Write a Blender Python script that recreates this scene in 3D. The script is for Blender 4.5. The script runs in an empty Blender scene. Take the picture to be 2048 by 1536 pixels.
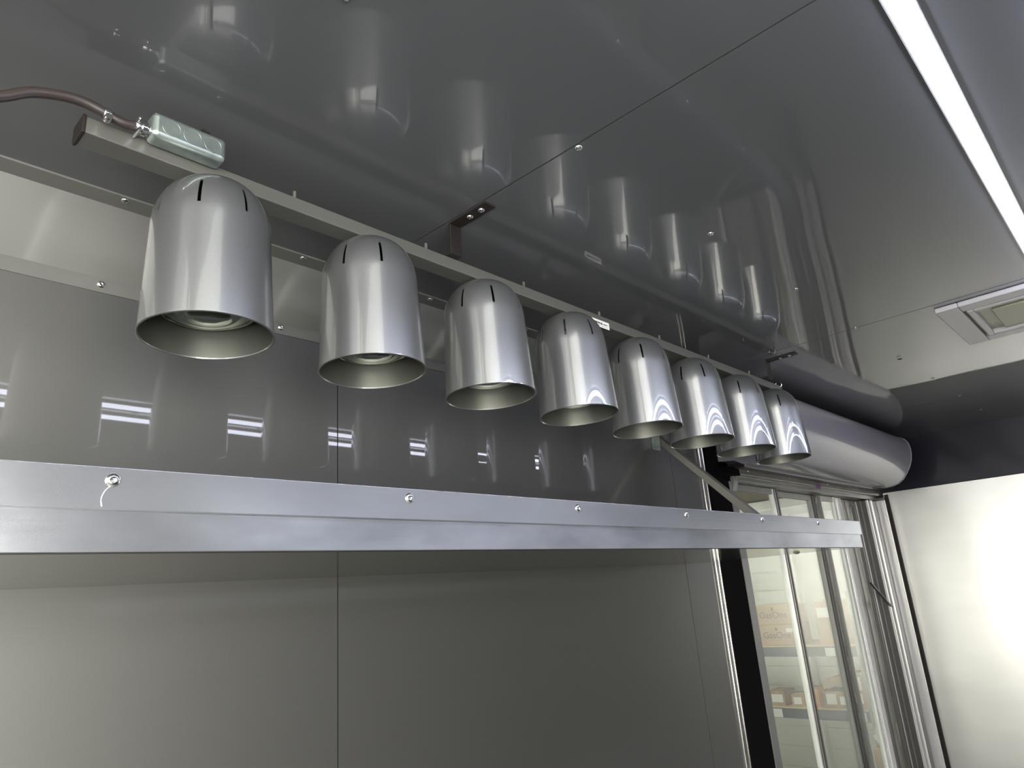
import bpy, bmesh, math, random
from mathutils import Vector, Matrix
random.seed(4)
PI = math.pi
SC = bpy.context.scene
C = SC.collection

# ---------------------------------------------------------------- camera, light, exposure
EYE = 1.5                                     # camera height above the truck floor
CM = ((0.6868388687, -0.7230483073, -0.0738479099),
      (0.1632245872, 0.2524599816, -0.9537408934),
      (0.7082443806, 0.6430125217, 0.2914185896))   # rows: right, down, forward
cam_d = bpy.data.cameras.new('camera')
cam = bpy.data.objects.new('camera', cam_d)
C.objects.link(cam)
r_, d_, f_ = (Vector(v) for v in CM)
cam.matrix_world = Matrix(((r_.x, -d_.x, -f_.x, 0), (r_.y, -d_.y, -f_.y, 0), (r_.z, -d_.z, -f_.z, EYE), (0, 0, 0, 1)))
cam_d.sensor_width = 36
cam_d.lens = 1397.62 / 2048 * 36
cam_d.clip_start = 0.02
SC.camera = cam

w = bpy.data.worlds.new('world')
SC.world = w
w.use_nodes = True
nt = w.node_tree
nt.nodes.clear()
wo = nt.nodes.new('ShaderNodeOutputWorld')
bg = nt.nodes.new('ShaderNodeBackground')
tc = nt.nodes.new('ShaderNodeTexCoord')
sx = nt.nodes.new('ShaderNodeSeparateXYZ')
nt.links.new(tc.outputs['Generated'], sx.inputs[0])
def ramp(src, a, b):
    n = nt.nodes.new('ShaderNodeMapRange')
    n.inputs['From Min'].default_value = a
    n.inputs['From Max'].default_value = b
    nt.links.new(sx.outputs[src], n.inputs['Value'])
    return n.outputs['Result']
def mixc(fac, a, b):
    n = nt.nodes.new('ShaderNodeMix')
    n.data_type = 'RGBA'
    nt.links.new(fac, n.inputs['Factor'])
    for k, v in (('A', a), ('B', b)):
        if isinstance(v, tuple): n.inputs[k].default_value = (*v, 1)
        else: nt.links.new(v, n.inputs[k])
    return n.outputs['Result']
DAY_SIDE, DAY_REAR, DAY_GAP = 17.0, 5.6, 17.0
side = mixc(ramp('Y', -.1, -.7), (.9, .9, .86), (DAY_SIDE, DAY_SIDE * .985, DAY_SIDE * .89))     # unseen glow added beyond the side hatch to brighten the left wall
rear = mixc(ramp('Y', -.30, -.36), (DAY_REAR, DAY_REAR, DAY_REAR * .96), (DAY_GAP, DAY_GAP * .97, DAY_GAP * .85))   # unseen bright rear, with a brighter band added for the lamp streaks
col = mixc(ramp('X', -.55, -.75), side, rear)
nt.links.new(col, bg.inputs['Color'])

bg.inputs['Strength'].default_value = 1.0
nt.links.new(bg.outputs[0], wo.inputs[0])

SC.view_settings.view_transform = 'Standard'
SC.view_settings.look = 'None'
SC.view_settings.gamma = 1
SC.view_settings.use_curve_mapping = False
SC.view_settings.exposure = 0.0
LED_STRENGTH = 26.0

# ---------------------------------------------------------------- materials
def mat(name, base=(.5, .5, .5), rough=.5, metal=0.0, coat=0.0, coat_rough=.05, ior=1.5, noise=None, bump=None,
        aniso=0.0, coat_ior=1.5, emit=None, estr=0.0, spec=0.5):
    """noise=(scale xyz, amount, detail): mottling of the surface itself; bump=(scale xyz, strength, distance)"""
    m = bpy.data.materials.new(name)
    m.use_nodes = True
    t = m.node_tree
    b = t.nodes['Principled BSDF']
    b.inputs['Base Color'].default_value = (*base, 1)
    b.inputs['Roughness'].default_value = rough
    b.inputs['Metallic'].default_value = metal
    b.inputs['IOR'].default_value = ior
    b.inputs['Specular IOR Level'].default_value = spec
    b.inputs['Coat Weight'].default_value = coat
    b.inputs['Coat Roughness'].default_value = coat_rough
    b.inputs['Coat IOR'].default_value = coat_ior
    b.inputs['Anisotropic'].default_value = aniso
    if emit:
        b.inputs['Emission Color'].default_value = (*emit, 1)
        b.inputs['Emission Strength'].default_value = estr
    tcn = t.nodes.new('ShaderNodeTexCoord')
    if noise:
        mp = t.nodes.new('ShaderNodeMapping')
        mp.inputs['Scale'].default_value = noise[0]
        nz = t.nodes.new('ShaderNodeTexNoise')
        nz.inputs['Scale'].default_value = 1
        nz.inputs['Detail'].default_value = noise[2]
        t.links.new(tcn.outputs['Object'], mp.inputs[0])
        t.links.new(mp.outputs[0], nz.inputs['Vector'])
        rr = t.nodes.new('ShaderNodeMapRange')
        rr.inputs['From Min'].default_value = .3
        rr.inputs['From Max'].default_value = .7
        rr.inputs['To Min'].default_value = 1 - noise[1]
        rr.inputs['To Max'].default_value = 1 + noise[1]
        t.links.new(nz.outputs['Fac'], rr.inputs['Value'])
        mm = t.nodes.new('ShaderNodeVectorMath')
        mm.operation = 'SCALE'
        mm.inputs[0].default_value = base
        t.links.new(rr.outputs[0], mm.inputs['Scale'])
        t.links.new(mm.outputs[0], b.inputs['Base Color'])
    if bump:
        mp2 = t.nodes.new('ShaderNodeMapping')
        mp2.inputs['Scale'].default_value = bump[0]
        n2 = t.nodes.new('ShaderNodeTexNoise')
        n2.inputs['Scale'].default_value = 1
        n2.inputs['Detail'].default_value = 1.0
        t.links.new(tcn.outputs['Object'], mp2.inputs[0])
        t.links.new(mp2.outputs[0], n2.inputs['Vector'])
        bp = t.nodes.new('ShaderNodeBump')
        bp.inputs['Strength'].default_value = bump[1]
        bp.inputs['Distance'].default_value = bump[2]
        t.links.new(n2.outputs['Fac'], bp.inputs['Height'])
        t.links.new(bp.outputs[0], b.inputs['Normal'])
        if coat:
            t.links.new(bp.outputs[0], b.inputs['Coat Normal'])
    return m

M = {}
M['ceil'] = mat('glossy_grey_ceiling_panel', (.128, .132, .145), .45, .5, 1.0, .03, 1.5, bump=((2.6, 2.0, 1), 1.0, .0021))
M['wall'] = mat('glossy_grey_wall_panel', (.18, .18, .175), .52, .88, .7, .02, 1.5, bump=((.9, 1, .8), 1.0, .0008))
M['navy'] = mat('dark_navy_end_panel', (.010, .010, .020), .35, 0, .2, .08, spec=.3)
M['dark'] = mat('dark_gap', (.006, .006, .007), .7)
M['black'] = mat('black_matte', (.002, .0015, .002), .85, spec=.12)
M['trim'] = mat('grey_painted_trim', (.15, .15, .144), .35, 0, .5, .1)
M['steel'] = mat('brushed_steel_sheet', (.78, .77, .74), .32, 1.0, noise=((2, 2, 6), .05, 3), bump=((2.0, 3.0, 1.4), 1, .004))
M['floor'] = mat('floor_plate', (.42, .42, .40), .5, .1)
M['alu'] = mat('mill_aluminium', (.60, .62, .68), .24, .9, noise=((6, 6, 16), .28, 6), bump=((2, 60, 300), .12, .0003))
M['alu_strip'] = mat('brushed_aluminium_strip', (.62, .64, .69), .22, .9, noise=((3, 6, 10), .22, 5), bump=((1.5, 60, 300), .12, .0003))
M['under'] = mat('satin_shelf_sheet', (.40, .39, .36), .14, 1.0)
M['shade'] = mat('silver_lamp_enamel', (.235, .242, .255), .35, .75, 1.0, .025, 1.5, noise=((900, 900, 900), .05, 1), coat_ior=1.75)
M['shade_in'] = mat('lamp_inner_metal', (.17, .175, .158), .42, .8, noise=((14, 14, 3), .1, 2))
M['bar'] = mat('grey_bar_paint', (.105, .105, .098), .4, .2, .3, .15)
M['brace'] = mat('grey_brace_paint', (.20, .195, .18), .45, .3)
M['galv'] = mat('galvanised_box', (.40, .46, .45), .36, .85, noise=((60, 60, 60), .18, 3))
M['screw'] = mat('zinc_screw', (.75, .75, .76), .16, 1.0)
M['bracket'] = mat('black_iron', (.022, .017, .016), .45, .3)
M['chrome'] = mat('bright_trim', (.75, .72, .70), .18, 1.0)
M['cable'] = mat('brown_black_cable', (.035, .026, .026), .42, 0, .3, .3)
M['bulb'] = mat('reflector_bulb_glass', (.20, .235, .195), .06, .9, 1.0, .01)
M['porcelain'] = mat('white_socket', (.6, .6, .56), .4)
M['frame'] = mat('anodised_window_frame', (.26, .26, .25), .36, .6, noise=((8, 8, 8), .08, 2))
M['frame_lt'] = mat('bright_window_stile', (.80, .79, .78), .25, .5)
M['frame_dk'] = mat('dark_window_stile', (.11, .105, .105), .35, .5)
M['jamb'] = mat('grey_window_jamb', (.18, .18, .185), .4, .3)
M['plastic'] = mat('lilac_white_plastic', (.235, .228, .275), .42, 0, .35, .05)
M['plastic_dk'] = mat('grey_vent_plastic', (.42, .41, .44), .4, 0, .3, .2)
M['vent_in'] = mat('yellowed_vent_lens', (.30, .30, .22), .35)
M['paper'] = mat('paper_label', (.78, .78, .76), .6)
M['ink'] = mat('dark_print', (.03, .035, .04), .7)
M['card'] = mat('corrugated_cardboard', (.42, .28, .16), .75, noise=((9, 9, 9), .08, 3))
M['card_dk'] = mat('older_cardboard', (.36, .24, .14), .8, noise=((9, 9, 9), .12, 3))
M['boxprint'] = mat('brown_box_print', (.09, .045, .025), .8)
M['beam'] = mat('blue_grey_rack_beam', (.05, .07, .10), .45, .1)
M['upright'] = mat('grey_rack_upright', (.46, .47, .47), .5, .2)
M['wood'] = mat('chipboard_deck', (.55, .42, .26), .8)
M['hallwall'] = mat('white_sheet_wall', (.72, .74, .68), .6)
M['hallroof'] = mat('tan_roof_sheet', (.36, .32, .25), .8, noise=((1, 1, 1), .1, 3))
M['white'] = mat('white_paint', (.86, .86, .83), .5)
M['concrete'] = mat('concrete', (.32, .32, .30), .8, noise=((2, 2, 2), .1, 4))
M['cup'] = mat('purple_tape', (.16, .10, .20), .5)
M['led'] = mat('lit_led_diffuser', (.9, .9, .9), .4, emit=(.80, .83, 1.0), estr=LED_STRENGTH)
M['scratch'] = mat('pale_scratch', (.8, .8, .75), .5)
M['orange'] = mat('orange_cardboard', (.55, .24, .10), .7)

g = bpy.data.materials.new('window_glass')
g.use_nodes = True
t = g.node_tree
t.nodes.clear()
go = t.nodes.new('ShaderNodeOutputMaterial')
gt = t.nodes.new('ShaderNodeBsdfTransparent')
gt.inputs['Color'].default_value = (.90, .93, .91, 1)
gg = t.nodes.new('ShaderNodeBsdfGlossy')
gg.inputs['Roughness'].default_value = .02
gf = t.nodes.new('ShaderNodeFresnel')
gf.inputs['IOR'].default_value = 1.5
gm = t.nodes.new('ShaderNodeMixShader')
geo = t.nodes.new('ShaderNodeNewGeometry')
gi = t.nodes.new('ShaderNodeMapRange')
gi.inputs['To Min'].default_value = 1.5
gi.inputs['To Max'].default_value = 1 / 1.5
t.links.new(geo.outputs['Backfacing'], gi.inputs['Value'])
t.links.new(gi.outputs['Result'], gf.inputs['IOR'])
t.links.new(gf.outputs[0], gm.inputs[0])
t.links.new(gt.outputs[0], gm.inputs[1])
t.links.new(gg.outputs[0], gm.inputs[2])
t.links.new(gm.outputs[0], go.inputs['Surface'])
M['glass'] = g

# ---------------------------------------------------------------- mesh helpers
def box(bm, x0, x1, y0, y1, z0, z1):
    vs = [bm.verts.new((x, y, z)) for x in (x0, x1) for y in (y0, y1) for z in (z0, z1)]
    for q in ((0, 1, 3, 2), (4, 6, 7, 5), (0, 4, 5, 1), (2, 3, 7, 6), (0, 2, 6, 4), (1, 5, 7, 3)):
        bm.faces.new([vs[i] for i in q])
    return vs

def prism(bm, pts, x0, x1, close=True):
    """pts: (y,z) outline, extruded along X"""
    a = [bm.verts.new((x0, p[0], p[1])) for p in pts]
    b = [bm.verts.new((x1, p[0], p[1])) for p in pts]
    n = len(pts)
    for i in range(n):
        bm.faces.new((a[i], a[(i + 1) % n], b[(i + 1) % n], b[i]))
    bm.faces.new(a[::-1])
    bm.faces.new(b)

def lathe(bm, prof, seg=48, axis='Z', org=(0, 0, 0), skip=None):
    """prof: list of (radius, height)"""
    rings = []
    def P(r, h, a):
        c, s = r * math.cos(a), r * math.sin(a)
        if axis == 'Z': v = (c, s, h)
        elif axis == 'Y': v = (c, h, s)
        else: v = (h, c, s)
        return (v[0] + org[0], v[1] + org[1], v[2] + org[2])
    for r, h in prof:
        if r < 1e-6: rings.append([bm.verts.new(P(0, h, 0))])
        else: rings.append([bm.verts.new(P(r, h, 2 * PI * i / seg)) for i in range(seg)])
    for k in range(len(rings) - 1):
        A, B = rings[k], rings[k + 1]
        for i in range(seg):
            j = (i + 1) % seg
            if skip and skip(k, i): continue
            if len(A) == 1 and len(B) == 1: continue
            if len(A) == 1: bm.faces.new((A[0], B[i], B[j]))
            elif len(B) == 1: bm.faces.new((A[i], A[j], B[0]))
            else: bm.faces.new((A[i], A[j], B[j], B[i]))

def tube(bm, pts, r, seg=10, caps=True):
    pts = [Vector(p) for p in pts]
    rings = []
    up = Vector((0, 0, 1))
    for i, p in enumerate(pts):
        d = (pts[min(i + 1, len(pts) - 1)] - pts[max(i - 1, 0)]).normalized()
        s = d.cross(up)
        if s.length < 1e-3: s = d.cross(Vector((1, 0, 0)))
        s.normalize()
        u = s.cross(d)
        rr = r[i] if isinstance(r, (list, tuple)) else r
        rings.append([bm.verts.new(p + s * rr * math.cos(2 * PI * k / seg) + u * rr * math.sin(2 * PI * k / seg)) for k in range(seg)])
    for a, b in zip(rings, rings[1:]):
        for k in range(seg):
            bm.faces.new((a[k], a[(k + 1) % seg], b[(k + 1) % seg], b[k]))
    if caps:
        bm.faces.new(rings[0][::-1])
        bm.faces.new(rings[-1])

def smooth_path(pts, n=6):
    pts = [Vector(p) for p in pts]
    out = []
    for i in range(len(pts) - 1):
        p0, p1, p2, p3 = pts[max(i - 1, 0)], pts[i], pts[i + 1], pts[min(i + 2, len(pts) - 1)]
        for k in range(n):
            t_ = k / n
            out.append(.5 * ((2 * p1) + (p2 - p0) * t_ + (2 * p0 - 5 * p1 + 4 * p2 - p3) * t_ ** 2 + (3 * p1 - p0 - 3 * p2 + p3) * t_ ** 3))
    out.append(pts[-1])
    return out

def obj(name, bm, m, parent=None, smooth=False, bevel=0, seg=2, loc=None):
    bmesh.ops.recalc_face_normals(bm, faces=bm.faces)
    me = bpy.data.meshes.new(name)
    bm.to_mesh(me)
    bm.free()
    o = bpy.data.objects.new(name, me)
    C.objects.link(o)
    if isinstance(m, (list, tuple)):
        for x in m: me.materials.append(M[x])
    else:
        me.materials.append(M[m])
    if smooth:
        for p in me.polygons: p.use_smooth = True
        md = o.modifiers.new('edges', 'EDGE_SPLIT')
        md.split_angle = math.radians(38)
    if bevel:
        b = o.modifiers.new('bevel', 'BEVEL')
        b.width = bevel
        b.segments = seg
        b.limit_method = 'ANGLE'
        for p in me.polygons: p.use_smooth = True
        b.harden_normals = True
    if loc is not None: o.location = loc
    if parent is not None: o.parent = parent
    return o

def thing(name, label, cat, loc=(0, 0, 0), group=None, rot=(0, 0, 0)):
    o = bpy.data.objects.new(name, None)
    C.objects.link(o)
    o.empty_display_size = .05
    o.location = loc
    o.rotation_euler = rot
    o['label'] = label
    o['category'] = cat
    if group: o['group'] = group
    return o

def tag(o, label, cat, group=None):
    o['label'] = label
    o['category'] = cat
    if group: o['group'] = group
    return o

def struct(name, bm, m, parent=None, **k):
    o = obj(name, bm, m, parent, **k)
    if parent is None: o['kind'] = 'structure'
    return o

def rivet_mesh(r=.006, h=.003):
    bm = bmesh.new()
    lathe(bm, [(r, 0), (r * .92, h * .45), (r * .6, h * .85), (r * .22, h), (r * .2, h * .7), (0, h * .7)], 14)
    bmesh.ops.recalc_face_normals(bm, faces=bm.faces)
    me = bpy.data.meshes.new('rivet')
    bm.to_mesh(me)
    bm.free()
    me.materials.append(M['screw'])
    for p in me.polygons: p.use_smooth = True
    return me
RIV = rivet_mesh()
RIV_S = rivet_mesh(.0045, .0022)
RIV_L = rivet_mesh(.0075, .004)

def rivet(loc, direction, parent, me=None, name='rivet'):
    """head pointing along direction (world axes); the parent has no rotation and sits at the origin or its loc"""
    o = bpy.data.objects.new(name, me or RIV)
    C.objects.link(o)
    o.parent = parent
    base = Vector(parent.location) if parent is not None else Vector()
    o.location = Vector(loc) - base
    o.rotation_euler = Vector(direction).to_track_quat('Z', 'Y').to_euler()
    return o

def Z(z): return z + EYE

H = .63                                        # ceiling above the camera
D = 1.13                                       # service wall
XE = 3.95                                      # end wall
XN = -2.4                                      # rear wall, behind the camera
YR = -1.15                                     # opposite wall
CZ = Z(H)

# ---------------------------------------------------------------- room shell
bm = bmesh.new()
seams = [XN, -1.70, -.482, .738, 1.962, 3.20, XE]
for a, b in zip(seams, seams[1:]):
    box(bm, a + .0017, b - .0017, YR, D, CZ, CZ + .004)
ceiling = struct('ceiling', bm, 'ceil')
bm = bmesh.new()
box(bm, XN - .05, XE + .05, YR - .05, D + .05, CZ + .004, CZ + .05)
obj('roof_backing', bm, 'dark', ceiling)
for y in (.508, .0, -.5):
    for k in range(-6, 10):
        x = .746 + .4045 * k
        if XN + .1 < x < XE - .05 and abs(x + .062) > .03 and not (y == 0 and 1.95 < x < 2.45):
            rivet((x, y, CZ), (0, 0, -1), ceiling)
bm = bmesh.new()
lathe(bm, [(.007, -.0006), (.0, -.0006)], 12, org=(2.4, .515, CZ))
obj('hole', bm, 'dark', ceiling)

# service wall with the window opening
WX0, WX1, WZ0, WZ1 = 2.33, 3.93, -.95, .36
bm = bmesh.new()
wseams = [XN, -.482, .7365, 1.968, 2.148]
for a, b in zip(wseams, wseams[1:]):
    box(bm, a + .0011, b - .0011, D, D + .004, 0, CZ)
box(bm, 2.18, XE, D, D + .004, Z(WZ1), CZ)
box(bm, 2.33, XE, D, D + .004, 0, Z(WZ0))
wall_left = struct('wall_left', bm, 'wall')
bm = bmesh.new()
box(bm, XN - .05, 2.33, D + .004, D + .05, 0, CZ)
box(bm, 2.33, XE, D + .004, D + .05, Z(WZ1), CZ)
box(bm, 2.33, XE, D + .004, D + .05, 0, Z(WZ0))
box(bm, 3.93, XE, D + .004, D + .05, Z(WZ0), Z(WZ1))
obj('wall_backing', bm, 'dark', wall_left)

# end wall: dark panel with a brushed steel sheet over its lower part
bm = bmesh.new()
box(bm, XE, XE + .05, YR, D + .05, 0, CZ)
wall_end = struct('wall_end', bm, 'navy')
bm = bmesh.new()
box(bm, XE - .012, XE, YR, 1.075, .0, Z(.373))
obj('steel_sheet', bm, 'steel', wall_end, bevel=.004)
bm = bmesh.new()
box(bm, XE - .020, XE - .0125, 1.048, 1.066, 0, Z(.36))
obj('corner_shade', bm, 'bracket', wall_end, bevel=.002)  # dark strip painting in the shaded reflection between jamb and steel

# unseen opposite and rear walls, openings added for the daylight they let in
bm = bmesh.new()
HX0, HX1, HZ0, HZ1 = -1.9, .22, -.75, .42
box(bm, XN, HX0, YR - .05, YR, 0, CZ)
box(bm, HX1, XE, YR - .05, YR, 0, CZ)
box(bm, HX0, HX1, YR - .05, YR, 0, Z(HZ0))
box(bm, HX0, HX1, YR - .05, YR, Z(HZ1), CZ)
struct('wall_right', bm, 'wall')
bm = bmesh.new()
box(bm, HX0, HX0 + .04, YR - .05, YR + .01, Z(HZ0), Z(HZ1))
box(bm, HX1 - .04, HX1, YR - .05, YR + .01, Z(HZ0), Z(HZ1))
box(bm, HX0, HX1, YR - .05, YR + .01, Z(HZ0), Z(HZ0) + .04)
box(bm, HX0, HX1, YR - .05, YR + .01, Z(HZ1) - .04, Z(HZ1))
struct('added_hatch', bm, 'frame')  # unseen frame round the hatch added to let side light in
bm = bmesh.new()
DZ0, DZ1 = .4, 2.09
box(bm, XN - .05, XN, YR, D, 0, DZ0)
box(bm, XN - .05, XN, YR, D, DZ1, CZ)
for a, b in ((YR, -1.13), (-.93, -.80), (1.08, D)):
    box(bm, XN - .05, XN, a, b, DZ0, DZ1)
struct('wall_rear', bm, 'wall')
bm = bmesh.new()
box(bm, XN - .05, XE + .05, YR - .05, D + .05, -.05, 0)
struct('floor', bm, 'floor')

# cove moulding in the corner over the service wall
bm = bmesh.new()
cy0, cy1, cz1 = 1.042, 1.079, .5245
pts = [(cy0, H), (cy0, H - .003), (cy1, H - .003), (D - .003, cz1), (D - .003, .501), (D, .501), (D, H)]
prism(bm, [(y, Z(z)) for y, z in pts], XN, 2.148)
cove = struct('trim_1', bm, 'trim')
for k in range(-8, 7):
    x = .307 + .305 * k
    if XN < x < 2.1:
        rivet((x, (cy0 + cy1) / 2 - .008, Z(H - .003)), (0, 0, -1), cove, RIV, 'screw')
        rivet((x, D - .003, Z(.514)), (0, -1, 0), cove, RIV, 'screw')

# double bright trim, black jamb strip
bm = bmesh.new()
box(bm, 2.146, 2.180, D - .004, D + .004, 0, CZ)
trim2 = struct('trim_2', bm, 'wall', bevel=.001)
for x in (2.150, 2.174):
    bm = bmesh.new()
    tube(bm, [(x, D - .005, .0), (x, D - .005, CZ - .001)], .0034, 10)
    obj('bright_bead', bm, 'chrome', trim2, smooth=True)
bm = bmesh.new()
box(bm, 2.180, 2.335, D - .012, D + .004, 0, CZ)
box(bm, 2.26, 2.36, D - .045, D - .004, Z(.352), Z(.378))
struct('trim_3', bm, 'black', bevel=.002)

# ---------------------------------------------------------------- service window
YW = D - .02
bm = bmesh.new()      # outer frame: head, sill, right jamb
head = [(D + .05, .335), (YW - .012, .335), (YW - .012, .352), (YW - .026, .356), (YW - .026, .388), (YW - .034, .391), (YW - .034, .404), (D + .05, .404)]
prism(bm, [(y, Z(z)) for y, z in head], 2.352, XE - .002)
box(bm, 2.352, XE - .002, YW - .03, D + .05, Z(WZ0 - .04), Z(WZ0 + .02))
window = struct('window_1', bm, 'frame', bevel=.0015)
bm = bmesh.new()
box(bm, 2.322, 2.366, D - .016, D + .05, Z(WZ0 - .04), Z(.335))
prism(bm, [(D - .017, Z(.30)), (D - .028, Z(.33)), (D - .02, Z(.392)), (D - .014, Z(.392)), (D - .014, Z(.30))], 2.335, 2.366)
obj('left_jamb', bm, 'jamb', window, bevel=.0015)
bm = bmesh.new()
box(bm, 3.885, XE - .004, 1.062, D + .05, Z(WZ0 - .02), Z(.345))
obj('right_jamb', bm, 'frame_dk', window, bevel=.0015)
bm = bmesh.new()
box(bm, 3.74, 3.93, 1.106, D + .05, Z(WZ0), Z(.33))
obj('side_track', bm, 'frame_dk', window, bevel=.001)
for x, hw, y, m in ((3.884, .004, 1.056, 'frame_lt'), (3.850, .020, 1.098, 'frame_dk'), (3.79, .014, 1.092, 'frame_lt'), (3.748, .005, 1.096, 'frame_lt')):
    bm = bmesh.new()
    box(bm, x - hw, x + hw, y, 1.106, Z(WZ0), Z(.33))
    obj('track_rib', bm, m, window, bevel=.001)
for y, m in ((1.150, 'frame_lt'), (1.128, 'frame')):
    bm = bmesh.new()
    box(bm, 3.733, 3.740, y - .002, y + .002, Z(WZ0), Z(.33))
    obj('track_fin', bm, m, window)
for x in (2.42, 2.79, 3.2, 3.6):
    rivet((x, YW - .026, Z(.372)), (0, -1, 0), window, RIV_S, 'screw')
bm = bmesh.new()
box(bm, 3.05, 3.10, YW - .031, YW - .0265, Z(.345), Z(.372))
obj('tape_tab', bm, 'cup', window)

def sash(x0, x1, y, sm, wl, wr, ml, mr_, name='sliding_sash'):
    z0, z1 = WZ0 + .02, .333
    bm = bmesh.new()
    box(bm, x0 + wl, x1 - wr, y - .008, y + .008, Z(z1 - .022), Z(z1))
    box(bm, x0 + wl, x1 - wr, y - .008, y + .008, Z(z0), Z(z0 + .03))
    s = obj(name, bm, sm, window, bevel=.001)
    for a, b, ms in ((x0, x0 + wl, ml), (x1 - wr, x1, mr_)):
        n = len(ms)
        ww = (b - a) / n
        for k in range(n):
            bm = bmesh.new()
            dy = .010 if k % 2 == 0 else .006
            box(bm, a + k * ww, a + (k + 1) * ww, y - dy, y + .008, Z(z0), Z(z1))
            obj('stile_rib', bm, ms[k], s, bevel=.0012)
    bm = bmesh.new()
    box(bm, x0 + wl, x1 - wr, y - .002, y + .002, Z(z0 + .03), Z(z1 - .022))
    obj('pane', bm, 'glass', s)
    return s
FL, FR, FD, WH = 'frame_lt', 'frame', 'frame_dk', 'white'
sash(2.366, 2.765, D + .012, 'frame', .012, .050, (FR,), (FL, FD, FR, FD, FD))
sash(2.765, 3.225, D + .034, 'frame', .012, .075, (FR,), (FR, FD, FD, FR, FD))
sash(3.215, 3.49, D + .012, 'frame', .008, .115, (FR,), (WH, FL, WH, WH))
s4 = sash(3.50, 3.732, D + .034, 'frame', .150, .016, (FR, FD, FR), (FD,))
bm = bmesh.new()
tube(bm, smooth_path([(3.60, D - .012, Z(-.06)), (3.66, D - .03, Z(-.12)), (3.72, D - .035, Z(-.16)), (3.79, D - .03, Z(-.175))], 5), .006, 8)
obj('latch', bm, 'frame_dk', s4, smooth=True)

# ---------------------------------------------------------------- air curtain over the window
AX0, AX1 = 2.27, 3.72
prof = [(D - .004, .604), (.93, .606), (.900, .604), (.882, .597), (.862, .584), (.852, .566), (.848, .54), (.849, .515), (.857, .48), (.870, .452), (.886, .428),
        (.908, .402), (.934, .384), (.962, .376), (.991, .373), (1.03, .378), (1.06, .395), (D - .004, .402)]
ac = thing('air_curtain', 'long rounded pale plastic air curtain mounted on the wall over the service window', 'air curtain', (AX0, D, Z(.40)))
def rel(o, t_):
    o.parent = t_
    o.matrix_parent_inverse = Matrix.Translation(-Vector(t_.location))
    return o
bm = bmesh.new()
prism(bm, [(y, Z(z)) for y, z in prof], AX0 + .004, AX1 - .006)
b_ = rel(obj('body', bm, 'plastic', smooth=True), ac)
for xa, xb in ((AX0, AX0 + .004), (AX1 - .006, AX1)):
    bm = bmesh.new()
    cy_, cz_ = 1.0, .49
    prism(bm, [(min(D - .004, cy_ + (y - cy_) * 1.02), Z(cz_ + (z - cz_) * 1.02)) for y, z in prof], xa, xb)
    rel(obj('end_cap', bm, 'plastic', bevel=.001), ac)
bm = bmesh.new()
box(bm, AX0 + .05, AX1 - .12, 1.035, 1.105, Z(.374), Z(.392))
rel(obj('air_outlet', bm, 'bracket'), ac)
bm = bmesh.new()
box(bm, AX0 + .02, AX1 - .08, 1.03, 1.036, Z(.368), Z(.385))
rel(obj('outlet_lip', bm, 'plastic', bevel=.001), ac)

# ---------------------------------------------------------------- LED strips on the ceiling
def led(y, x0, x1, label):
    t_ = thing('led_strip_light', label, 'strip light', ((x0 + x1) / 2, y, CZ), group='LED strips along the ceiling')
    bm = bmesh.new()
    box(bm, x0 - .004, x1 + .004, y - .0155, y + .0155, CZ - .006, CZ - .0005)
    rel(obj('housing', bm, 'frame'), t_)
    bm = bmesh.new()
    p_ = [(y + .0135 * math.cos(a), CZ - .005 - .0105 * math.sin(a)) for a in [PI * k / 8 for k in range(9)]]
    prism(bm, p_, x0, x1)
    rel(obj('diffuser', bm, 'led', smooth=True), t_)
led(.085, .25, 3.1, 'glowing white LED strip along the ceiling, at the upper right of the view')
led(-.045, .25, 3.1, 'white LED strip seen only mirrored, as lower bright line in the wall')

# ---------------------------------------------------------------- square ceiling vent
VX0, VX1, VY0, VY1 = 1.992, 2.395, -.085, .324
ve = thing('ceiling_vent', 'square grey plastic vent frame with a recessed lens in the ceiling', 'ceiling vent', ((VX0 + VX1) / 2, (VY0 + VY1) / 2, CZ))
def ring(bm, x0, x1, y0, y1, wd, z0, z1):
    box(bm, x0, x1, y0, y0 + wd, z0, z1)
    box(bm, x0, x1, y1 - wd, y1, z0, z1)
    box(bm, x0, x0 + wd, y0 + wd, y1 - wd, z0, z1)
    box(bm, x1 - wd, x1, y0 + wd, y1 - wd, z0, z1)
bm = bmesh.new()
ring(bm, VX0, VX1, VY0, VY1, .052, CZ - .014, CZ - .0005)
rel(obj('outer_frame', bm, 'plastic_dk', bevel=.003), ve)
bm = bmesh.new()
ring(bm, VX0 + .060, VX1 - .060, VY0 + .060, VY1 - .060, .014, CZ - .016, CZ - .0005)
rel(obj('inner_frame', bm, 'plastic_dk', bevel=.002), ve)
bm = bmesh.new()
box(bm, VX0 + .05, VX1 - .05, VY0 + .05, VY1 - .05, CZ - .003, CZ - .0005)
rel(obj('recess_plate', bm, 'vent_in'), ve)
bm = bmesh.new()
box(bm, VX0 + .125, VX1 - .085, VY0 + .08, VY1 - .105, CZ - .011, CZ - .003)
rel(obj('lens', bm, 'vent_in', bevel=.003), ve)

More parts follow.
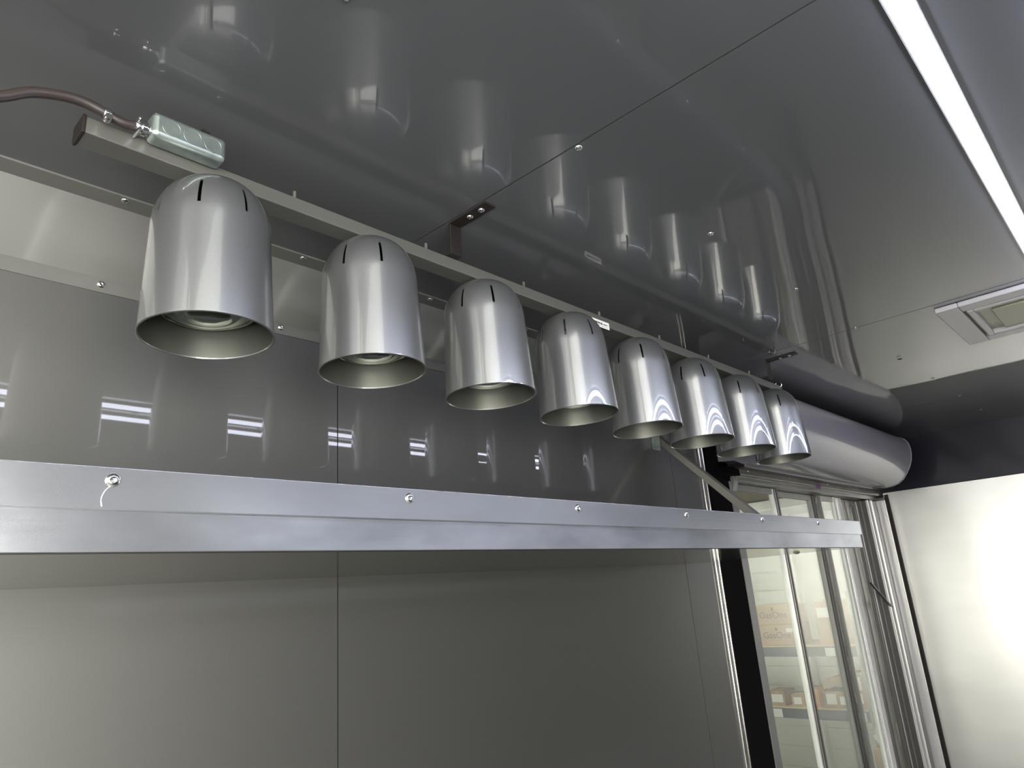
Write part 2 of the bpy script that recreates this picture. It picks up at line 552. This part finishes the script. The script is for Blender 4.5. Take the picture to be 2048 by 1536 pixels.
# ---------------------------------------------------------------- heat lamp bar
BY0, BY1, BZ0, BZ1 = .801, .834, .5487, .5705
BX0, BX1 = .185, 2.135
bar = thing('lamp_bar', 'long grey steel bar hung under the ceiling carrying the row of heat lamps', 'lamp bar', ((BX0 + BX1) / 2, .8055, Z(BZ0)))
bm = bmesh.new()
box(bm, BX0, BX1, BY0, BY1, Z(BZ0), Z(BZ1))
rel(obj('square_tube', bm, 'bar', bevel=.0015), bar)
for x in (BX0, BX1):
    bm = bmesh.new()
    s = -1 if x == BX0 else 1
    box(bm, min(x, x + s * .004), max(x, x + s * .004), BY0 - .0012, BY1 + .0012, Z(BZ0 - .0012), Z(BZ1 + .0012))
    rel(obj('end_cap', bm, 'bracket', bevel=.001), bar)
for k in range(8):
    x = .455 + .2453 * k
    if x < BX1 - .02:
        bm = bmesh.new()
        tube(bm, [(x, .808, Z(BZ1)), (x, .808, Z(BZ1) + .013)], .0026, 8)
        rel(obj('stud', bm, 'bar', smooth=True), bar)
def zbracket(x, wdt=.026):
    bm = bmesh.new()
    t_ = .003
    box(bm, x - wdt / 2, x + wdt / 2, .700, .790, CZ - t_, CZ - .0003)
    box(bm, x - wdt / 2, x + wdt / 2, .787, .790, Z(BZ1), CZ - t_)
    box(bm, x - wdt / 2, x + wdt / 2, .790, .821, Z(BZ1), Z(BZ1) + t_)
    b = rel(obj('hanger_bracket', bm, 'bracket', bevel=.001), bar)
    for y in (.722, .750):
        o = bpy.data.objects.new('screw', RIV)
        C.objects.link(o)
        o.parent = b
        o.location = (x, y, CZ - t_)
        o.rotation_euler = (PI, 0, 0)
zbracket(.752)
zbracket(2.03)
bm = bmesh.new()     # eye ring at the far end of the bar
rr_, n_ = .0095, 18
pts = [(2.128 + 0 * a, .806 + rr_ * math.cos(2 * PI * a / n_), Z(.5745) + rr_ * math.sin(2 * PI * a / n_)) for a in range(n_ + 1)]
tube(bm, pts, .0016, 8, caps=False)
rel(obj('eye_ring', bm, 'screw', smooth=True), bar)
st = bmesh.new()
box(st, 1.152, 1.212, BY0 - .0008, BY0 - .0001, Z(.5425), Z(.5585))
st_o = rel(obj('rating_label', st, 'paper'), bar)
bm = bmesh.new()
for x0, x1, z0, z1 in ((1.156, 1.162, .5495, .5535), (1.1635, 1.168, .5495, .5535), (1.1695, 1.174, .5495, .5535), (1.1755, 1.179, .5495, .5535), (1.1815, 1.1865, .549, .5535),
                       (1.190, 1.2065, .5515, .5525), (1.190, 1.2045, .5497, .5504), (1.156, 1.180, .5462, .5468), (1.184, 1.2065, .5455, .5461)):
    box(bm, x0, x1, BY0 - .0012, BY0 - .0008, Z(z0), Z(z1))
obj('label_print', bm, 'ink', st_o)

# junction box on the bar
jb = thing('junction_box', 'galvanised steel junction box against the lamp bar near its left end', 'junction box', (.29, .786, Z(.556)))
jx0, jx1, jy0, jy1, jz0, jz1 = .2475, .3385, .7725, BY0 - .0004, .5615, .5960
bm = bmesh.new()
box(bm, jx0, jx1, jy0, jy1, Z(jz0), Z(jz1))
rel(obj('housing', bm, 'galv', bevel=.0075, seg=5), jb)
bm = bmesh.new()
box(bm, .306, .316, jy0 + .001, jy0 + .006, Z(jz1) - .0012, Z(jz1) + .0016)
rel(obj('cover_notch', bm, 'dark'), jb)
bm = bmesh.new()
box(bm, jx0 + .004, jx1 - .002, jy0 + .007, jy1, Z(jz1), Z(jz1) + .0012)
rel(obj('cover_plate', bm, 'galv', bevel=.0005), jb)
for cx in (.2690, .2945, .3200):
    bm = bmesh.new()
    lathe(bm, [(.0104, .0002), (.0107, -.0003), (.0110, -.0003), (.0113, .0002)], 28, 'Y', (cx, jy0, Z((jz0 + jz1) / 2)))
    rel(obj('knockout', bm, 'galv', smooth=True), jb)
rivet((.257, .786, Z(jz1) + .0012), (0, 0, 1), jb, RIV_S, 'screw')
rivet((.330, .786, Z(jz1) + .0012), (0, 0, 1), jb, RIV_S, 'screw')
bm = bmesh.new()
lathe(bm, [(.0, -.0165), (.0055, -.0165), (.0065, -.014), (.0065, -.008), (.0095, -.008), (.0095, -.003), (.0075, -.003), (.0075, 0)], 14, 'X', (jx0, .788, Z(.5735)))
cl = rel(obj('cable_clamp', bm, 'screw', smooth=True), jb)
for dz in (-.008, .008):
    bm = bmesh.new()
    tube(bm, [(jx0 - .012, 0.778, Z(.5735 + dz)), (jx0 - .012, 0.799, Z(.5735 + dz))], .0022, 8)
    obj('clamp_screw', bm, 'screw', cl, smooth=True)

# power cable
bm = bmesh.new()
cpts = [(.238, .80, Z(.582)), (.228, .80, Z(.5795)), (.2168, .80, Z(.5795)), (.200, .80, Z(.5835)), (.1786, .80, Z(.5862)), (.1562, .80, Z(.5825)), (.1283, .80, Z(.5715)),
        (.1031, .80, Z(.552)), (.06, .80, Z(.525)), (-.02, .81, Z(.47)), (-.14, .83, Z(.42)), (-.30, .86, Z(.40))]
cpts = [(a * .985, b * .985 if a > 0 else b, EYE + (c - EYE) * .985) for a, b, c in cpts]
tube(bm, smooth_path(cpts, 6), .0060, 12)
cb = tag(obj('power_cable', bm, 'cable', smooth=True), 'thick dark brown cable arching left from the junction box', 'cable')
bm = bmesh.new()
lathe(bm, [(.0062, -.004), (.0072, -.003), (.0072, .003), (.0062, .004)], 14, 'X', (.202, .788, Z(.5735)))
lathe(bm, [(0, -.006), (.004, -.006), (.0045, -.003), (.0045, .003), (0, .004)], 12, 'Y', (.202, .784, Z(.5655)))
obj('cable_clip', bm, 'screw', cb, smooth=True)

# ---------------------------------------------------------------- heat lamps
LR, LH, LZ = .0780, .2148, .3325
SEG = 112
FLARE = math.tan(math.radians(2.4))
def shade_profile():
    p = [(LR, 0), (LR - FLARE * .0012, .0012)]
    n = 3
    for k in range(1, n): p.append((LR - FLARE * k * .043, k * .043))
    z0 = .129
    r0 = LR - FLARE * z0
    hd = LH - z0
    # shoulder and dome
    exps = 2.45
    for k in range(0, 25):
        a = (k / 24) * PI / 2
        r = r0 * (math.cos(a) ** (2 / exps) if math.cos(a) > 1e-9 else 0)
        z = z0 + hd * (math.sin(a) ** (2 / exps))
        p.append((max(r, 0), z))
    # remove near duplicate, close top
    q = [p[0]]
    for r, z in p[1:]:
        if abs(z - q[-1][1]) > .0008 or abs(r - q[-1][0]) > .0008: q.append((r, z))
    q[-1] = (0.0, q[-1][1])
    return q
SP = shade_profile()
# ring range of slots
def slot_rings():
    ks = []
    for k in range(len(SP) - 1):
        zm = (SP[k][1] + SP[k + 1][1]) / 2
        if .147 < zm < .181: ks.append(k)
    return set(ks)
SK = slot_rings()
def make_lamp():
    t_ = thing('heat_lamp', '', 'heat lamp', (0, 0, 0), group='heat lamps hanging in a row from the bar')
    bm = bmesh.new()
    lathe(bm, SP, SEG, skip=lambda k, i: k in SK and i % 14 == 0)
    sh = obj('shade', bm, ['shade', 'shade_in'], t_, smooth=True)
    sh.modifiers.clear()
    so = sh.modifiers.new('thickness', 'SOLIDIFY')
    so.thickness = .0014
    so.offset = -1
    so.material_offset = 1
    so.material_offset_rim = 0
    es = sh.modifiers.new('edges', 'EDGE_SPLIT')
    es.split_angle = math.radians(50)
    bm = bmesh.new()
    lathe(bm, [(LR - .0004, -.0008), (LR + .0008, -.0002), (LR + .0008, .0008), (LR - .0002, .0014)], SEG)
    lathe(bm, [(LR - .0022, .0008), (LR - .0016, -.0006), (LR - .0004, -.0008)], SEG)
    obj('rim', bm, 'shade', t_, smooth=True)
    # reflector bulb: stepped glass face, bowl and neck
    bm = bmesh.new()
    zb = .022
    lathe(bm, [(0, zb), (.012, zb + .0003), (.024, zb + .0014), (.0262, zb + .0030), (.029, zb + .0034), (.032, zb + .0026), (.044, zb + .0062), (.050, zb + .0095), (.0535, zb + .0125),
               (.0545, zb + .0105), (.0572, zb + .0105), (.0590, zb + .014), (.0594, zb + .024), (.056, zb + .038), (.046, zb + .060), (.032, zb + .082), (.022, zb + .096), (.018, zb + .11), (.018, zb + .118), (0, zb + .118)], 64)
    obj('bulb', bm, 'bulb', t_, smooth=True)
    bm = bmesh.new()
    lathe(bm, [(0, .136), (.024, .136), (.026, .142), (.026, .172), (.016, .180), (.010, LH - .004), (0, LH - .004)], 32)
    obj('socket', bm, 'porcelain', t_, smooth=True)
    bm = bmesh.new()
    lathe(bm, [(0, LH - .005), (.009, LH - .004), (.009, LH - .0012), (0, LH - .0012)], 20)
    lathe(bm, [(.0045, LH - .002), (.0045, LH + .0004)], 16)
    obj('mounting_nipple', bm, 'screw', t_, smooth=True)
    return t_
labels = ['leftmost silver bullet-shaped heat lamp hanging below the junction box, largest in view',
          'second silver heat lamp from the left, between the leftmost lamp and the ceiling bracket',
          'third silver heat lamp from the left, just right below the first black ceiling bracket',
          'fourth silver heat lamp from the left, beside the white rating label on the bar',
          'fifth silver heat lamp from the left, hanging over the upper end of the shelf brace',
          'sixth silver heat lamp from the left, in front of the black strip beside the window',
          'seventh silver heat lamp from the left, second from the far end of the bar',
          'last silver heat lamp at the far right end of the bar, before the air curtain']
slot_deg = [-13, 14, 15, -5, 12, -17, 11, -27]
proto = make_lamp()
for i in range(8):
    if i == 0: o = proto
    else:
        o = proto.copy()
        C.objects.link(o)
        for ch in list(proto.children):
            c = ch.copy()
            C.objects.link(c)
            c.parent = o
    x = .3407 + .2453 * i
    o.location = (x, .806, Z(LZ))
    camaz = math.atan2(-.806, -x)
    o.rotation_mode = 'ZYX'
    o.rotation_euler = (math.radians(-1.5), 0, camaz + math.radians(slot_deg[i]) - PI / SEG)
    o['label'] = labels[i]

# ---------------------------------------------------------------- pass shelf under the lamps
SY = .625
SX0, SX1 = XN + .02, 2.022
sh = thing('pass_shelf', 'long aluminium shelf on the wall below the heat lamps with a riveted front edge', 'shelf', (0, D, Z(.058)))
bm = bmesh.new()
box(bm, SX0, SX1, SY + .003, SY + .006, Z(.0585), Z(.122))
rel(obj('front_band', bm, 'alu', bevel=.0008), sh)
bm = bmesh.new()
box(bm, SX0, SX1, SY - .0015, SY + .003, Z(.0915), Z(.1265))
box(bm, SX0, SX1, SY + .003, SY + .030, Z(.1235), Z(.1265))
rel(obj('edge_strip', bm, 'alu_strip', bevel=.0008), sh)
bm = bmesh.new()
box(bm, SX0, SX1, SY + .006, D - .001, Z(.0585), Z(.0600))
box(bm, SX1 - .002, SX1, SY + .006, D - .001, Z(.060), Z(.078))
rel(obj('shelf_sheet', bm, 'under'), sh)
for k in range(-7, 7):
    x = .1935 + .3065 * k
    if SX0 + .05 < x < SX1: rivet((x, SY - .0015, Z(.1155)), (0, -1, 0), sh, RIV)
bm = bmesh.new()
box(bm, SX0, SX1, SY + .006, SY + .008, Z(.0575), Z(.0586))
rel(obj('under_lip', bm, 'bracket'), sh)
bm = bmesh.new()
tube(bm, smooth_path([(.1935, SY - .0022, Z(.112)), (.1885, SY - .0022, Z(.107)), (.186, SY - .0022, Z(.100)), (.187, SY - .0022, Z(.094))], 4), .0003, 5)
rel(obj('wire_curl', bm, 'scratch'), sh)
def brace(x):
    a = Vector((x, D - .003, Z(.447)))
    b = Vector((x, .745, Z(.061)))
    d = (b - a).normalized()
    nrm = Vector((0, d.z, -d.y))
    wd, th = .026, .022
    bm = bmesh.new()
    vs = []
    for p in (a, b):
        for sxx in (-.5, .5):
            for s2 in (-.5, .5):
                q = p + Vector((sxx * wd, 0, 0)) + nrm * s2 * th
                if p is a: q.y = min(q.y, D - .002)
                vs.append(bm.verts.new(q))
    for q in ((0, 1, 3, 2), (4, 6, 7, 5), (0, 4, 5, 1), (2, 3, 7, 6), (0, 2, 6, 4), (1, 5, 7, 3)):
        bm.faces.new([vs[i] for i in q])
    br = rel(obj('brace', bm, 'brace', bevel=.0008), sh)
    bm = bmesh.new()
    box(bm, x - .020, x + .020, D - .0045, D - .0003, Z(.405), Z(.455))
    box(bm, x - .020, x - .0165, D - .028, D - .0045, Z(.410), Z(.450))
    obj('brace_plate', bm, 'galv', br, bevel=.0006)
brace(1.888)
brace(-.9)

# ---------------------------------------------------------------- outside: hall wall, roof, floor and rack
K = 7.0 / 6.5
RX = 7.0
bm = bmesh.new()
X2 = 8.0
zt = .66
n = 14
z0 = -.62 - EYE
zz = [z0 + (zt - z0) * k / n for k in range(n + 1)]
for k in range(n):
    for a, b, dx in ((zz[k], zz[k + 1] - .012, 0), (zz[k + 1] - .012, zz[k + 1], .02)):
        box(bm, X2 + dx, X2 + .05, -1.0, 9.0, Z(a), Z(b))
hall = struct('wall_hall', bm, 'hallwall')
bm = bmesh.new()
prism(bm, [(0, 0), (0, .03), (11.4, 3.39), (11.4, 3.36)], 0, 11.5)
me_o = struct('ceiling_hall', bm, 'hallroof')
me_o.rotation_euler = (0, 0, PI / 2)
me_o.location = (8.05, -1.4, Z(zt))
for k in range(7):
    bm = bmesh.new()
    d_x = .5 + .75 * k
    box(bm, 8.05 - d_x - .04, 8.05 - d_x + .04, 1.3, 9, Z(zt + d_x * .293) - .10, Z(zt + d_x * .293) - .005)
    o = struct('trim_%d' % (4 + k), bm, 'white')
bm = bmesh.new()       # unseen hall walls, added to keep the world light out of the hall
box(bm, XE + .06, X2, 1.20, 1.24, z0 + EYE, 6)
box(bm, -3.3, XE + .06, 1.20, 1.24, CZ + .06, 6)
struct('wall_hall_blocker', bm, 'hallwall')
bm = bmesh.new()
box(bm, -3.34, -3.3, 1.20, 9.6, z0 + EYE, 6)
struct('wall_hall_back', bm, 'hallwall')
bm = bmesh.new()
box(bm, -3.34, X2, 9.6, 9.64, z0 + EYE, 6)
struct('wall_hall_far', bm, 'hallwall')
bm = bmesh.new()
box(bm, XE + .3, X2, 1.25, 9.5, z0 + EYE - .05, z0 + EYE)
box(bm, -3, XE + .3, D + .3, 9.5, z0 + EYE - .05, z0 + EYE)
struct('floor_hall', bm, 'concrete')
bm = bmesh.new()
box(bm, X2 - .10, X2 - .004, 2.66 * K * 1.12, 2.72 * K * 1.12, z0 + EYE, Z(zt))
struct('trim_11', bm, 'white')

rack = thing('storage_rack', 'blue-grey beam storage rack with chipboard decks seen through the service window', 'rack', (RX, 3.0, z0 + EYE))
RY0, RY1 = 2.235 * K, 3.75
zb1, zb2 = -.603 * K, -1.108 * K
for zt_ in (zb1, zb2):
    for x in (RX, RX + .55):
        bm = bmesh.new()
        box(bm, x, x + .04, RY0, RY1, Z(zt_ - .082 * K), Z(zt_))
        rel(obj('beam', bm, 'beam', bevel=.003), rack)
    bm = bmesh.new()
    box(bm, RX - .01, RX + .60, RY0 + .01, RY1, Z(zt_), Z(zt_ + .014))
    rel(obj('deck', bm, 'wood'), rack)
for y in (RY0 - .07, RY1):
    for x in (RX - .02, RX + .54):
        bm = bmesh.new()
        box(bm, x, x + .07, y, y + .07, z0 + EYE, Z(.05 if x > RX else -.17))
        u = rel(obj('upright', bm, 'upright', bevel=.003), rack)
        if x < RX:
            zc = -.25
            while zc > -2.0:
                bm = bmesh.new()
                lathe(bm, [(.0, -.0006), (.009, -.0006), (.009, .0)], 10, 'X', (x, y + .035, Z(zc)))
                obj('slot', bm, 'dark', u)
                zc -= .05
for y, zt_ in ((2.42 * K, zb1 - .045), (2.27 * K, zb2 - .045), (2.98 * K, zb2 - .045)):
    bm = bmesh.new()
    box(bm, RX - .002, RX - .0003, y, y + .09, Z(zt_ - .04), Z(zt_ + .035))
    rel(obj('beam_label', bm, 'paper'), rack)

def carton(y0, y1, z0_, z1_, dep, m, name, label, cat='box', text=None, labels_=(), x=None, rotz=0, group=None):
    xx = RX + .02 if x is None else x
    t_ = thing(name, label, cat, (xx + dep / 2, (y0 + y1) / 2, Z(z0_)), group, (0, 0, rotz))
    hw, hd, hh = (y1 - y0) / 2, dep / 2, z1_ - z0_
    bm = bmesh.new()
    box(bm, -hd, hd, -hw, hw, 0, hh)
    bd = obj('carton_body', bm, m, t_, bevel=.003)
    bm = bmesh.new()
    box(bm, -hd - .0008, hd, -.022, .022, hh - .002, hh + .0008)
    box(bm, -hd - .0009, -hd, -.022, .022, hh - .05, hh)
    obj('packing_tape', bm, 'card', t_)
    for (a, b, c, d) in labels_:
        bm = bmesh.new()
        box(bm, -hd - .0022, -hd - .0010, -hw + a, -hw + b, c, d)
        obj('paper_label', bm, 'paper', t_)
    if text:
        cu = bpy.data.curves.new('print', 'FONT')
        cu.body = text
        cu.size = .085
        cu.align_x = 'CENTER'
        cu.extrude = .0003
        tmp = bpy.data.objects.new('tmp', cu)
        C.objects.link(tmp)
        me = bpy.data.meshes.new_from_object(tmp)
        bpy.data.objects.remove(tmp)
        to = bpy.data.objects.new('box_print', me)
        C.objects.link(to)
        me.materials.clear()
        me.materials.append(M['boxprint'])
        to.parent = t_
        to.rotation_euler = (PI / 2, 0, -PI / 2)
        to.location = (-hd - .0012, .0, hh * .34)
        # flame over the lettering
        bm = bmesh.new()
        vs = [bm.verts.new((-hd - .0012, y, z)) for y, z in ((-.012, hh * .34 + .072), (.0, hh * .34 + .066), (.012, hh * .34 + .072), (.012, hh * .34 + .085), (.002, hh * .34 + .108), (-.010, hh * .34 + .088))]
        bm.faces.new(vs)
        obj('flame_mark', bm, 'boxprint', t_)
    return t_
g1 = .014
carton(2.73 * K, 3.10 * K, zb1 + g1, zb1 + g1 + .190, .34, 'card', 'cardboard_box', 'lower brown printed carton on the top rack deck, with a small white sticker', text='GasOne', labels_=((.03, .10, .12, .155),))
carton(2.735 * K, 3.105 * K, zb1 + g1 + .191, zb1 + g1 + .372, .34, 'card', 'cardboard_box', 'upper brown printed carton stacked on another on the top rack deck', text='GasOne')
carton(2.205 * K, 2.54 * K, zb1 + g1, zb1 + g1 + .388, .34, 'card', 'cardboard_box', 'taller brown carton with a large white label on the top rack deck, near the upright', labels_=((.17, .34, .24, .33),))
z2 = zb2 + g1
carton(3.17, 3.33, z2, z2 + .13, .25, 'card_dk', 'cardboard_box', 'small carton with a white label at the left end of the lower deck', labels_=((.02, .13, .03, .10),))
carton(3.00, 3.12, z2, z2 + .10, .22, 'card', 'cardboard_box', 'little carton with a pale label, second from the left on the lower deck', labels_=((.03, .10, .02, .08),), rotz=.15)
carton(2.83, 2.95, z2, z2 + .16, .20, 'orange', 'cardboard_box', 'orange-brown small carton in the middle of the lower deck', labels_=((.03, .10, .02, .07),), rotz=-.1)
carton(2.555, 2.80, z2, z2 + .14, .28, 'card_dk', 'cardboard_box', 'flat carton with two white labels on the lower deck, under a leaning parcel', labels_=((.02, .10, .03, .10), (.13, .22, .03, .12)))
tq = carton(2.56, 2.79, z2 + .186, z2 + .26, .24, 'card_dk', 'parcel', 'brown parcel leaning on top of the flat labelled carton', cat='parcel')
tq.rotation_euler = (-.28, 0, .05)
carton(2.415, 2.545, z2, z2 + .30, .22, 'card', 'cardboard_box', 'upright light brown carton with white labels on the lower deck, beside the rack upright', labels_=((.02, .08, .16, .27), (.03, .11, .05, .13)), x=RX)
carton(2.08, 2.30, -2.12, -1.40, .34, 'card', 'cardboard_box', 'tall brown carton standing on the hall floor in front of the rack', labels_=((.05, .15, .56, .62),), x=RX - .42)
bg_ = thing('white_bag', 'crumpled white bag lying on the tall floor carton before the rack', 'bag', (RX - .26, 2.20, Z(-1.398)))
bm = bmesh.new()
bmesh.ops.create_icosphere(bm, subdivisions=3, radius=1)
for v in bm.verts:
    n_ = math.sin(v.co.x * 7 + v.co.z * 5) * .07 + math.sin(v.co.y * 9 - v.co.z * 6) * .06
    v.co = Vector((v.co.x * .15, v.co.y * .11, (max(v.co.z, -.75) + .75) * .105)) * (1 + n_)
obj('crumpled_sack', bm, 'white', bg_, smooth=True)
bm = bmesh.new()
for k, (a, b) in enumerate(((.0, .05), (-.02, .035), (.01, .045))):
    box(bm, -.158, -.150, a - .03, b - .02, .07 + k * .014, .075 + k * .014)
obj('blue_print', bm, 'beam', bg_)

# ---------------------------------------------------------------- high-bay tubes of the hall, hung over the rack aisle
M['tube'] = mat('lit_hall_tube', (.9, .9, .9), .5, emit=(1, .99, .92), estr=32)
for i_, y_ in enumerate((2.2, 4.2)):
    hl = thing('hall_light', ('bright tube light of the hall above the rack, nearer the truck end wall', 'bright tube light of the hall above the rack, farther from the truck')[i_], 'light', (6.3, y_, Z(1.0)), group='tube lights of the hall')
    bm = bmesh.new()
    box(bm, -.09, .09, -.6, .6, .03, .07)
    obj('fixture_housing', bm, 'white', hl)
    for dx in (-.045, .045):
        bm = bmesh.new()
        tube(bm, [(dx, -.58, 0), (dx, .58, 0)], .016, 10)
        obj('tube', bm, 'tube', hl, smooth=True)

# ---------------------------------------------------------------- unseen pale reflector added on the opposite wall to brighten the shelf edge
M['reflector_steel'] = mat('pale_reflector_steel', (.82, .84, .88), .5, .2)
hd = thing('added_reflector', 'unseen pale steel reflector added on the wall opposite the heat lamps', 'reflector', (2.45, YR, Z(.05)))
bm = bmesh.new()
prism(bm, [(YR + .002, Z(.05)), (YR + .42, Z(.05)), (YR + .42, Z(.17)), (YR + .22, Z(.60)), (YR + .002, Z(.60))], 1.0, 3.93)
rel(obj('reflector_panel', bm, 'reflector_steel', bevel=.004), hd)
bm = bmesh.new()
box(bm, 1.0, 3.93, YR + .41, YR + .44, Z(.03), Z(.05))
rel(obj('reflector_lip', bm, 'steel', bevel=.002), hd)
